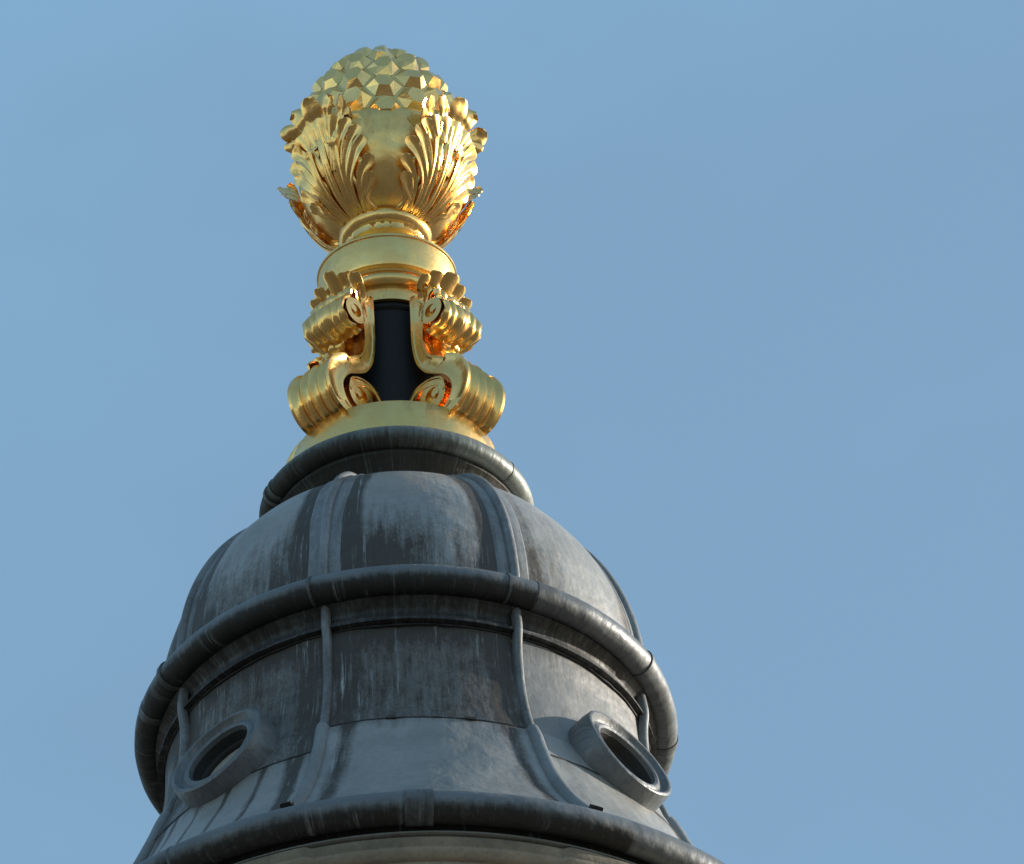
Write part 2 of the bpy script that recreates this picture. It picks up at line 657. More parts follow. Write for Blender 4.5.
for nm_, r_, c_, lift_ in (('seam', None, 881.0, 0.7), ('seam', 396.5, 1037.5, 1.6), ('seam', 243.4, 774.5, 1.4)):
    mb = MB()

    def smod(az, i, r, z):
        return 0.9 * noise.noise(Vector((math.sin(az) * 16, math.cos(az) * 16, c_))) if i in (1, 2) else 0
    rows = []
    for i, (dr, dz_) in enumerate(((-3, 1.2), (lift_, 0.9), (lift_, -0.9), (-3, -1.2))):
        row = []
        for j in range(721):
            az = 2 * math.pi * j / 720
            wv = 1.1 * noise.noise(Vector((math.sin(az) * 9, math.cos(az) * 9, c_)))
            th_ = 1.0 + 0.8 * noise.noise(Vector((math.sin(az) * 30, math.cos(az) * 30, c_ + 7)))
            bite = noise.noise(Vector((math.sin(az) * 22, math.cos(az) * 22, c_ + 3)))
            cq, rq = (c_, r_) if r_ else (seam_cy(az), wall_r(hz(seam_cy(az)) + wv) + wall_mod(az, 0, wall_r(hz(seam_cy(az)) + wv), hz(seam_cy(az)) + wv) )
            row.append(mb.vert(polar(rq + dr + (0.5 * bite if i in (1, 2) else 0), az, hz(cq) + wv + dz_ * th_), (az * 2.5, i * 0.1), 1.0))
        rows.append(row)
    mb.grid(rows)
    if True:
        for fi in range(len(mb.f) - 1, -1, -1):
            q = mb.f[fi]
            cc = [sum(mb.v[k][t] for k in q) / 4 for t in range(3)]
            if not keep_face(cc) or max(mb.v[k][2] for k in q) - min(mb.v[k][2] for k in q) > 15:
                mb.f.pop(fi)
    dbuild(mb, 'seam', SEAM)

# --- ribs: a lead roll on a low pad, following a meridian
def rib_sweep(mb, prof, az, rr, pad_w, pad_h, g=0.0, wobble=0.0):
    """cross-section across the meridian: pad edge, pad, roll, pad, pad edge"""
    sec = [(-pad_w - 1.5, -2.0), (-pad_w, 0.2), (-pad_w + 2.0, pad_h), (-rr - 0.6, pad_h * 0.8)]
    for k in range(13):
        t = math.pi * (1 - k / 12)
        sec.append((rr * math.cos(t), pad_h * 0.8 + rr * 1.15 * math.sin(t)))
    sec += [(rr + 0.6, pad_h * 0.8), (pad_w - 2.0, pad_h), (pad_w, 0.2), (pad_w + 1.5, -2.0)]
    if pad_w <= rr:
        sec = sec[4:-4]
        sec = [(sec[0][0], -3)] + sec + [(sec[-1][0], -3)]
    rows = []
    ln = 0
    m = len(prof)
    for i, (r, z) in enumerate(prof):
        a = prof[max(i - 1, 0)]; b = prof[min(i + 1, m - 1)]
        dx, dz_ = b[0] - a[0], b[1] - a[1]
        q = math.hypot(dx, dz_) or 1
        nr, nz = -dz_ / q, dx / q
        if i:
            ln += math.hypot(r - prof[i - 1][0], z - prof[i - 1][1])
        wb = wobble * noise.noise(Vector((az * 7, ln / 45, 1.7)))
        row = []
        for (s_, hgt) in sec:
            hh = hgt
            ww = s_ + wb
            if abs(s_) > rr + 1:
                ww += 2.0 * noise.noise(Vector((az * 3 + (5 if s_ > 0 else 0), ln / 60, 0)))
            R2 = r + nr * hh
            Z2 = z + nz * hh
            x, y, zz = polar(R2, az, Z2)
            x += ww * math.cos(az); y += ww * math.sin(az)
            row.append(mb.vert((x, y, zz), (az * 2.5 + s_ / 100, ln / 100), g))
        rows.append(row)
    mb.grid(rows, flip=False)
    for row, fl in ((rows[0], False), (rows[-1], True)):
        mb.f.append(tuple(row if fl else row[::-1]))


up_rib_prof = [p for p in up_prof[4:-1]]
low_prof = [(r, z) for r, z in drum_prof] + [(r, z) for r, z in flare_prof[1:]]
for az in RIB_AZ:
    mb = MB()
    rib_sweep(mb, up_rib_prof, az, 5.2, 17.0, 1.4, 0.35, 1.0)
    dbuild(mb, 'dome_rib', LEADRIB)
    mb = MB()
    rib_sweep(mb, catmull([(246, hz(750)), (247.5, hz(758)), (249, hz(766)), (249, hz(774)), (247.6, hz(785)), (247.5, hz(800)), (249, hz(818))], 4) + [p for p in low_prof[:44] if p[1] < hz(822)], az, 4.6, 3.0, 0, 0.45, 0.8)
    rib_sweep(mb, low_prof[42:-4], az, 7.0, 3.0, 0, 0.1, 1.0)
    rb = dbuild(mb, 'drum_rib', LEADRIB)
    # near-black cap: the shade inside the roll's open end, as colour
    mb = MB()
    r, z = low_prof[-5]
    a = low_prof[-7]
    dx, dz_ = r - a[0], z - a[1]
    q = math.hypot(dx, dz_)
    dx, dz_ = dx / q, dz_ / q
    nr, nz = -dz_, dx
    rows = []
    for off in (-7.0, 2.0):
        row = []
        for k in range(16):
            t = 2 * math.pi * k / 16
            hgt = 5.5 + 6.0 * max(-0.9, min(0.9, 1.25 * math.sin(t)))
            ss = 6.4 * max(-0.92, min(0.92, 1.25 * math.cos(t)))
            R2, Z2 = r + nr * hgt + dx * off, z + nz * hgt + dz_ * off
            x, y, zz = polar(R2, az, Z2)
            row.append(mb.vert((x + ss * math.cos(az), y + ss * math.sin(az), zz)))
        rows.append(row)
    mb.grid(rows, close_u=True)
    mb.f.append(tuple(rows[1])); mb.f.append(tuple(rows[0][::-1]))
    dbuild(mb, 'roll_end', ROLLSHADE, rb)


# --- round windows
def oculus(az):
    nx, ny = math.sin(az), -math.cos(az)
    tx, ty = math.cos(az), math.sin(az)

    def ringmesh(prof, g=0.3, tilt=0.0, n=72, cap=False):
        mb = MB()
        rows = []
        for i, (a, dpt) in enumerate(prof):
            row = []
            for k in range(n):
                th = 2 * math.pi * k / n
                wob = 0.8 * math.sin(3 * th + az) * (a / 57)
                u, v = (a + wob) * math.cos(th), (a + wob) * math.sin(th)
                u, v = u * 57.5 / 57, v * 57.5 / 57
                rad = OCR + dpt * math.cos(TILT) - v * math.sin(TILT)
                row.append(mb.vert((nx * rad + tx * u, ny * rad + ty * u, OCZ + v * math.cos(TILT) + dpt * math.sin(TILT)), (u / 60, v / 60 + i * 0.1), g))
            rows.append(row)
        mb.grid(rows, close_u=True)
        if cap:
            mb.f.append(tuple(rows[-1]))
        return mb
    prof = [(59, -64), (58.5, -30), (58, -8), (57, -2)] + [(54 + 3 * math.cos(t), -1 + 3 * math.sin(t)) for t in (R_(30), R_(60), R_(90), R_(130))] + \
           [(49.5, -2.5), (47.5, -4.5), (45, -4.2), (43, -2.2), (40, -1.6), (37.5, -3), (37.2, -6), (36.8, -9), (39, -10), (39, -60)]
    wn = dbuild(ringmesh(prof, 0.25), 'round_window', LEADR)
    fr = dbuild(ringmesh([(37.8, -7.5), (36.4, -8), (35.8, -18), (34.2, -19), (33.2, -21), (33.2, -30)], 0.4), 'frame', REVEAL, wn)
    pane = dbuild(ringmesh([(35.5, -24), (20, -24), (4, -24)], 0, cap=True), 'pane', GLASSM, wn)
    return wn


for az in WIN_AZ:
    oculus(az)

# --- stone cornice and shaft
def stone_mod(az, i, r, z):
    dd = min(abs(azdiff(az, q)) for q in DIAG)
    return (5.0 if dd < R_(26) else 0.0) if r > 300 else 0


mb = MB()
st = [(300, hz(1070)), (384, hz(1071)), (386, hz(1073))]
st += [(391, hz(1074)), (391, hz(1079))]
st += catmull([(389, hz(1081)), (387, hz(1085)), (382, hz(1089)), (377, hz(1090))], 4)
st += [(377, hz(1093))] + catmull([(376, hz(1094)), (374, hz(1099)), (369, hz(1103)), (364, hz(1105))], 4)
st += [(364, hz(1108)), (360, hz(1110)), (356, hz(1128)), (352, hz(1130)), (350, hz(1300)), (362, hz(1304)), (366, hz(1316)), (366, hz(1330))]


def stone_grime(az, r, z):
    return 0.9 if z > hz(1074) else (0.25 + (0.35 if z > hz(1082) else 0))


lathe(mb, st, 400, stone_mod, stone_grime)
dbuild(mb, 'stone_cornice', STONE, angle=40)
mb = MB()
lathe(mb, [(396, hz(1046)), (387, hz(1058)), (386, hz(1069.5))], 256, None, lambda az, r, z: 1.2)
dbuild(mb, 'gutter_recess', LEADR)
# lead flashing lip above the stone
mb = MB()
lathe(mb, [(383, hz(1068)), (393, hz(1069.5)), (393.6, hz(1071.3)), (388, hz(1072))], 384, None, lambda az, r, z: 0.2)
dbuild(mb, 'flashing', LEAD)
# the shaft down to the ground
mb = MB()
shaft = [(366, hz(1330)), (430, hz(1333)), (440, hz(1350)), (440, hz(1372)), (400, hz(1380)), (396, hz(2400)), (450, hz(2406)), (470, hz(2430)), (470, hz(2450)),
         (440, hz(2462)), (440, BASE + 800), (480, BASE + 790), (500, BASE + 700), (500, BASE)]


def shaft_mod(az, i, r, z):
    return 0.0


lathe(mb, shaft, 128, None, lambda az, r, z: 0.1)
dbuild(mb, 'stone_shaft', STONE)

# ================================================================== FINIAL
FB = hz(496)                # foot of the finial in modelling units
finial = empty('gilded_finial', Z0 + FB * S, 'gilded pine cone finial with acanthus leaves and scrolls, standing on the lead dome', 'finial')


def fbuild(mb, name, mat, parent=None, **kw):
    return mb.build(name, mat, parent or finial, base=FB, **kw)


# --- base ring
mb = MB()
lathe(mb, [(20, hz(463))] + [(99, hz(463)), (101.5, hz(463.6)), (102.5, hz(465)), (104, hz(478)), (106, hz(492)), (106, hz(496)), (60, hz(497))], 256,
      lambda az, i, r, z: 0.5 * n3(math.sin(az) * 3, math.cos(az) * 3, z / 20) if r > 90 else 0)
# row of gilded rivets near the top edge
for k in range(64):
    az = 2 * math.pi * k / 64
    cx, cy_, cz = polar(102.2, az, hz(466.5))
    top = mb.vert(polar(103.6, az, hz(466.5)))
    rg = [mb.vert((cx + 0.9 * math.cos(t) * math.cos(az), cy_ + 0.9 * math.cos(t) * math.sin(az), cz + 0.9 * math.sin(t))) for t in [k2 * math.pi / 3 for k2 in range(6)]]
    for q in range(6):
        mb.f.append((rg[q], rg[(q + 1) % 6], top))
fbuild(mb, 'base_ring', GOLDS)

# --- dark core between the scrolls
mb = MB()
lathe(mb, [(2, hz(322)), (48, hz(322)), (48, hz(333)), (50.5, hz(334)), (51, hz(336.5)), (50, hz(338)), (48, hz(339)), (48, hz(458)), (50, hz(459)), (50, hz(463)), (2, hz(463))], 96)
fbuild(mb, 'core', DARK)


# --- scroll consoles
def spoon(mb, P3, ups, w0, w1, cup=-0.2, thick=1.3, power=2.5):
    """a spoon-shaped strip along 3-D points; ups: rough upper side per point"""
    m = len(P3)
    NS = 9
    rt_, rb_ = [], []
    for i, p in enumerate(P3):
        v = i / (m - 1)
        tg = (P3[min(i + 1, m - 1)] - P3[max(i - 1, 0)]).normalized()
        sd = tg.cross(ups).normalized()
        nn = sd.cross(tg).normalized()
        hw = w0 + (w1 - w0) * (v / 0.8) ** power if v < 0.8 else w1 * math.sqrt(max(0.02, 1 - ((v - 0.8) / 0.2) ** 2))
        a_, b_ = [], []
        for k in range(NS):
            u = -1 + 2 * k / (NS - 1)
            q = p + sd * (u * hw) + nn * (cup * hw * u * u)
            a_.append(mb.vert(q + nn * thick * (1 - abs(u) ** 4 * 0.7)))
            b_.append(mb.vert(q - nn * thick * 0.5))
        rt_.append(a_); rb_.append(b_)
    mb.grid(rt_)
    mb.grid(rb_, flip=True)
    for i in range(m - 1):
        mb.f.append((rt_[i][0], rb_[i][0], rb_[i + 1][0], rt_[i + 1][0]))
        mb.f.append((rt_[i][-1], rt_[i + 1][-1], rb_[i + 1][-1], rb_[i][-1]))
    for j in range(NS - 1):
        mb.f.append((rt_[-1][j], rb_[-1][j], rb_[-1][j + 1], rt_[-1][j + 1]))


def console_width(h):
    return 55.0


def flute(u, n, depth):
    """u -1..1 across; rounded channels between narrow ridges, plain fillets at both edges"""
    e = 0.86
    if abs(u) > e:
        return 0.0
    x = (u / e + 1) / 2 * n
    f = x - math.floor(x)
    return -depth * math.sin(math.pi * f) ** 0.75


def console(az):
    nx, ny = math.sin(az), -math.cos(az)
    tx, ty = math.cos(az), math.sin(az)
    z00 = hz(464)
    hs = (hz(332) - hz(464)) / 167.0

    def P(r, h, tt):
        return (nx * r + tx * tt, ny * r + ty * tt, z00 + h * hs)
    NU = 49
    us = [-1 + 2 * k / (NU - 1) for k in range(NU)]
    st = [  # inner r,h  outer r,h  flute depth
        (53, 165, 60, 165, 0), (53, 158, 63, 158, 0), (53, 146, 72, 149, 0), (53, 130, 70, 131, 0), (53, 110, 68, 109, 0.6),
        (55, 92, 70, 93, 0.9), (59, 77, 76, 81, 0.9), (68, 63, 87, 73, 0.6), (77, 56, 95, 67, 0.3), (79, 55, 97, 66, 0),
        (80, 54.5, 97.5, 70, 0), (86, 51, 106, 66.5, 2.5), (93, 47, 115.5, 59, 5.4), (100, 39, 123, 47, 6.2), (104, 29, 126.5, 33, 6.2),
        (102, 18, 123, 16, 6.2), (96, 9, 113, 3, 5.4), (89, 5, 99, -3, 3), (76, 5, 76, -4, 0.5), (61, 12, 55, 2, 0), (54, 28, 44, 28, 0),
        (60, 40, 53, 46, 0), (73, 42, 72, 51, 0), (85, 37, 90, 45, 0), (91, 28, 95, 31, 0)]
    sm = catmull(st, 6)
    mb = MB()
    rows_o, rows_i = [], []
    for i, (ri, hi, ro, ho, dp) in enumerate(sm):
        a = sm[max(i - 1, 0)]; b = sm[min(i + 1, len(sm) - 1)]
        dx, dh = b[2] - a[2], b[3] - a[3]
        q = math.hypot(dx, dh) or 1
        n_r, n_h = -dh / q, dx / q
        # outward normal points away from the inner edge
        if (ro - ri) * n_r + (ho - hi) * n_h < 0:
            n_r, n_h = -n_r, -n_h
        wd = console_width((ho + hi) / 2) / 2
        wdo, wdi = wd, wd
        rows_o.append([mb.vert(P(ro + n_r * flute(u, 4, dp), ho + n_h * flute(u, 4, dp), u * wd), (u, i * 0.05)) for u in us])
        rows_i.append([mb.vert(P(ri, hi, u * wd), (u, i * 0.05)) for u in us])
    mb.grid(rows_o)
    mb.grid(rows_i, flip=True)
    # cheeks, slightly dished with a raised lip
    for side in (0, -1):
        sg = -1 if side == 0 else 1
        prev = None
        for i, (ri, hi, ro, ho, dp) in enumerate(sm):
            wd = console_width((ho + hi) / 2) / 2
            cur = [rows_i[i][side]]
            for f, dd in ((0.18, 0.0), (0.26, 1.1), (0.74, 1.1), (0.82, 0.0)):
                cur.append(mb.vert(P(ri + (ro - ri) * f, hi + (ho - hi) * f, sg * (wd - dd))))
            cur.append(rows_o[i][side])
            if prev:
                for k in range(5):
                    q = (prev[k], prev[k + 1], cur[k + 1], cur[k])
                    mb.f.append(q if side == 0 else q[::-1])
            prev = cur
    for rr, fl in ((0, False), (-1, True)):
        for j in range(NU - 1):
            q = (rows_i[rr][j], rows_i[rr][j + 1], rows_o[rr][j + 1], rows_o[rr][j])
            mb.f.append(q if fl else q[::-1])

    # solid volute discs with a sunk spiral eye
    def disc(cr, ch, rad, wd, over, nfl, dep, rim=0):
        rows = []
        m = 48
        for u in us:
            row = []
            for k in range(m):
                t = 2 * math.pi * k / m
                rr = rad + flute(u, nfl, dep)
                row.append(mb.vert(P(cr + rr * math.cos(t), ch + rr * math.sin(t), u * (wd + over)), (t, u)))
            rows.append(row)
        mb.grid(rows, close_u=True)
        for sg, row in ((-1, rows[0]), (1, rows[-1])):
            rings = [row]
            for (fr, dd) in ((0.52, 0.0), (0.50, -5.0), (0.30, -5.0)):
                rings.append([mb.vert(P(cr + fr * rad * math.cos(2 * math.pi * k / m), ch + fr * rad * math.sin(2 * math.pi * k / m), sg * (wd + over + dd))) for k in range(m)])
            mb.grid(rings, close_u=True, flip=(sg > 0))
            # comma-shaped tongue closing the eye from one side
            pts = [mb.vert(P(cr + x * rad, ch + y * rad, sg * (wd + over + 0.3))) for x, y in
                   ((0.54, 0.02), (0.50, 0.25), (0.36, 0.40), (0.15, 0.36), (-0.02, 0.20), (-0.05, 0.0), (0.05, -0.16), (0.22, -0.18), (0.33, -0.06), (0.42, -0.12))]
            bot = [mb.vert(P(cr + x * rad, ch + y * rad, sg * (wd + over - 6))) for x, y in
                   ((0.54, 0.02), (0.50, 0.25), (0.36, 0.40), (0.15, 0.36), (-0.02, 0.20), (-0.05, 0.0), (0.05, -0.16), (0.22, -0.18), (0.33, -0.06), (0.42, -0.12))]
            mb.f.append(tuple(pts if sg < 0 else pts[::-1]))
            for k in range(10):
                mb.f.append((pts[k], pts[(k + 1) % 10], bot[(k + 1) % 10], bot[k]))
            mb.f.append(tuple(rings[-1]))
    disc(77, 29, 17.5, console_width(30) / 2, -0.6, 3, 0.5)
    disc(80, 134, 14.5, console_width(133) / 2, 0.0, 4, 0.6)
    con = fbuild(mb, 'scroll_console', GOLD, angle=38)

    # acanthus leaf draped over the upper scroll, crest at the top, tip hanging free below
    mb = MB()
    path = catmull([(66, 144), (69, 154), (75, 161), (82, 163), (86, 159), (86, 153), (89, 148), (95, 143), (99, 136), (99, 127), (94, 119), (86, 115),
                    (79, 114), (73, 113)], 6)
    m = len(path)
    NU2 = 61
    top, bot = [], []
    for i, (r, h) in enumerate(path):
        v = i / (m - 1)
        a = path[max(i - 1, 0)]; b = path[min(i + 1, m - 1)]
        dx, dh = b[0] - a[0], b[1] - a[1]
        q = math.hypot(dx, dh) or 1
        n_r, n_h = -dh / q, dx / q
        if n_r * (r - 72) + n_h * (h - 136) < 0:
            n_r, n_h = -n_r, -n_h
        half = 27.2
        if v < 0.25:
            half = 21 + 6 * (v / 0.25)
        lobe = 1 + 0.03 * math.sin(v * 44)
        half *= lobe
        rt, rb = [], []
        for k in range(NU2):
            u = -1 + 2 * k / (NU2 - 1)
            rid = 2.1 * abs(math.sin(u * math.pi * 3.0 + 0.5 * math.sin(v * 9) * (1 if u > 0 else -1))) ** 0.9
            rid += 2.0 * math.exp(-(u / 0.10) ** 2)
            crest = 0.0
            if v < 0.38:
                crest = 2.5 * math.sin(u * 9 + 0.7) * math.sin(min(1, v / 0.30) * math.pi)
            lump = 1.3 * math.sin(v * 22 + abs(u) * 5) * (0.2 + abs(u) ** 2)
            off = rid + lump * (1 if v > 0.3 else 0.5)
            edge = 1 - abs(u) ** 8
            off = off * edge + 0.5
            tt = u * half
            rt.append(mb.vert(P(r + n_r * off, h + n_h * off + crest, tt), (u, v)))
            rb.append(mb.vert(P(r - n_r * 1.8, h - n_h * 1.8 + crest, tt * 0.985), (u, v)))
        top.append(rt); bot.append(rb)
    mb.grid(top)
    mb.grid(bot, flip=True)
    for i in range(m - 1):
        mb.f.append((top[i][0], bot[i][0], bot[i + 1][0], top[i + 1][0]))
        mb.f.append((top[i][-1], top[i + 1][-1], bot[i + 1][-1], bot[i][-1]))
    for j in range(NU2 - 1):
        mb.f.append((top[0][j], top[0][j + 1], bot[0][j + 1], bot[0][j]))
        mb.f.append((top[-1][j], bot[-1][j], bot[-1][j + 1], top[-1][j + 1]))
    rn = random.Random(int(math.degrees(az)) + 400)
    for t0, t1, hgt, out_, w_ in ((-14, -26, -3, -4, 7), (-8, -14, 3, 0, 8), (0, 0, 6, 3, 8.5), (8, 14, 3, 0, 8), (14, 26, -3, -4, 7)):
        jh, jo = rn.uniform(-4, 3), rn.uniform(-3, 3)
        w_ *= rn.uniform(0.85, 1.2)
        t1 += rn.uniform(-2.5, 2.5)
        cps = [(68, 138, t0 * 0.8), (70, 152, t0), (74 + out_ * 0.3, 164 + hgt * 0.5, t0 + (t1 - t0) * 0.5), (79 + out_ + jo, 171 + hgt + jh, t1), (85 + out_ + jo, 177 + hgt + jh, t1 * 1.08), (89 + out_ + jo, 181 + hgt + jh, t1 * 1.12)]
        P3 = [Vector(P(r, h, t)) for r, h, t in catmull(cps, 5)]
        spoon(mb, P3, Vector((-nx * 0.5, -ny * 0.5, 1.0)), 6.0, w_, cup=0.4, power=0.8, thick=1.0)
    # the free tip below the roll
    P3 = [Vector(P(r, h, 0)) for r, h in catmull([(80, 118), (74, 110), (74, 102), (79, 96), (86, 95), (89, 100)], 5)]
    spoon(mb, P3, Vector((nx, ny, 0.3)), 6.0, 4.0, cup=0.25)
    # two rolled folds at the cheeks, above the volute eyes
    for sg in (-1, 1):
        cps = [(62, 146, sg * 22), (65, 158, sg * 25), (71, 166, sg * 28), (78, 169, sg * 29)]
        P3 = [Vector(P(r, h, t)) for r, h, t in catmull(cps, 5)]
        spoon(mb, P3, Vector((nx * 0.3, ny * 0.3, 1.0)), 3.0, 4.0, cup=0.3)
    fbuild(mb, 'acanthus_leaf', GOLD, con, angle=60)


for az in DIAG:
    console(az)

# --- capital drum above the scrolls
mb = MB()
pr = [(30, hz(266)), (38, hz(270)), (66, hz(275.6)), (69, hz(275.8)), (70, hz(276.8)), (70, hz(278.6)), (68.6, hz(279.4)), (68.6, hz(303)), (67.5, hz(305.5)), (62, hz(306.5)), (61, hz(308))]
pr += arc(56, hz(314.5), 8.5, 70, -70, 12)
pr += [(56, hz(321)), (54.5, hz(322)), (54, hz(332)), (50, hz(332.5)), (49, hz(328)), (47, hz(327.6)), (2, hz(327))]
lathe(mb, pr, 192)
fbuild(mb, 'capital', GOLDS)

# --- neck: rolled collar over a little concave stem
mb = MB()
pr = [(20, hz(232)), (38, hz(232))] + arc(35, hz(239), 12.0, 80, -60, 16) + [(40, hz(249.5)), (40.5, hz(252)), (39, hz(253))] + catmull([(38, hz(253.5)), (36, hz(255)), (35, hz(256)), (37, hz(262)), (41, hz(267)), (46, hz(271))], 4)
lathe(mb, pr, 160, lambda az, i, r, z: (0.5 * math.sin(az * 17 + 3 * math.sin(az * 5)) if i == 19 else 0) + 0.3 * n3(math.sin(az) * 4, math.cos(az) * 4, z / 9))
fbuild(mb, 'neck_collar', GOLD)

# --- bowl that holds the cone
BOWL = [(34, 238), (44, 234.5), (56, 229), (67, 219.5), (76.5, 206), (82.5, 190), (85, 173), (84.5, 163), (81.5, 157)]
bowl_prof = [(r, hz(c)) for r, c in catmull(BOWL, 8)][::-1]
mb = MB()
lathe(mb, [(70, hz(158)), (79, hz(155.5))] + bowl_prof, 192, lambda az, i, r, z: 0.8 * n3(math.sin(az) * 5, math.cos(az) * 5, z / 14))
fbuild(mb, 'bowl', GOLDS)


# --- pine cone: one mesh of faceted bosses
def cone_pt(t, az, off=0.0):
    A, B = 79.0, 99.0 / CE
    ct, st_ = math.cos(t), math.sin(t)
    r = A * ct; z = hz(157) + B * st_
    nr, nz = ct / A, st_ / B
    q = math.hypot(nr, nz)
    return polar(r + nr / q * off, az, z + nz / q * off)


mb = MB()
prof = []
for k in range(25):
    t = R_(90 - 92 * k / 24)
    prof.append((max(0.5, 79 * math.cos(t)), hz(157) + 99 / CE * math.sin(t)))
lathe(mb, prof, 96)
# hexagonal lattice: sixteen columns, staggered
rnd = random.Random(5)
dt = R_(15.2)
for col in range(16):
    for row in range(-1, 7):
        tc_ = R_(-1.0) + dt * (row + (0.5 if col % 2 else 0.0)) + R_(0)
        if col % 2 == 0:
            tc_ += 0
        azc = AZ0 + R_(22.5 * col)
        if tc_ > R_(86) or tc_ < R_(-9):
            continue
        hw, hn_, ht = R_(15.0), R_(7.6), dt / 2
        base, topv, mid = [], [], []
        tilt_t, tilt_a = rnd.uniform(-1, 1) * 1.5, rnd.uniform(-1, 1) * 1.5
        skew = [(rnd.uniform(-0.9, 0.9), rnd.uniform(-0.9, 0.9)) for _ in range(6)]
        hh = 7.3 * (0.55 + 0.45 * math.cos(tc_)) + rnd.uniform(-0.5, 0.5)
        corners = [(-hn_, -ht), (hn_, -ht), (hw, 0), (hn_, ht), (-hn_, ht), (-hw, 0)]
        for (da, dtt) in corners:
            tt = min(tc_ + dtt * 0.91, R_(89.5))
            base.append(mb.vert(cone_pt(tt, azc + da * 0.91, 0.3)))
        k_t = 0.47
        for ci, (da, dtt) in enumerate(corners):
            da = da + R_(skew[ci][0] * 0.8)
            tt = min(tc_ + R_(1.0) + dtt * k_t + R_(skew[ci][1] * 0.4), R_(89.5))
            o_ = hh + tilt_t * (dtt / ht) + tilt_a * (da / hw)
            topv.append(mb.vert(cone_pt(tt, azc + da * k_t, o_)))
        mb.f.append(tuple(topv))
        for k in range(6):
            k2 = (k + 1) % 6
            mb.f.append((base[k], base[k2], topv[k2], topv[k]))
fbuild(mb, 'pine_cone', GOLDF, smooth=False)

# --- acanthus leaves round the bowl
bl = [(34, 238), (44, 234.5), (56, 229), (67, 219.5), (76.5, 206), (82.5, 190), (85, 173), (84.5, 163), (81.5, 157), (80, 148)]
BP = [(r, hz(c)) for r, c in catmull(bl, 12)]
BL = [0.0]
for i in range(1, len(BP)):
    BL.append(BL[-1] + math.hypot(BP[i][0] - BP[i - 1][0], BP[i][1] - BP[i - 1][1]))


def bowl_at(s_):
    s_ = max(0.0, min(s_, BL[-1] - 1e-3))
    i = 1
    while BL[i] < s_:
        i += 1
    f = (s_ - BL[i - 1]) / (BL[i] - BL[i - 1])
    r = BP[i - 1][0] * (1 - f) + BP[i][0] * f
    z = BP[i - 1][1] * (1 - f) + BP[i][1] * f
    dx, dz_ = BP[i][0] - BP[i - 1][0], BP[i][1] - BP[i - 1][1]
    q = math.hypot(dx, dz_)
    return r, z, dz_ / q, -dx / q


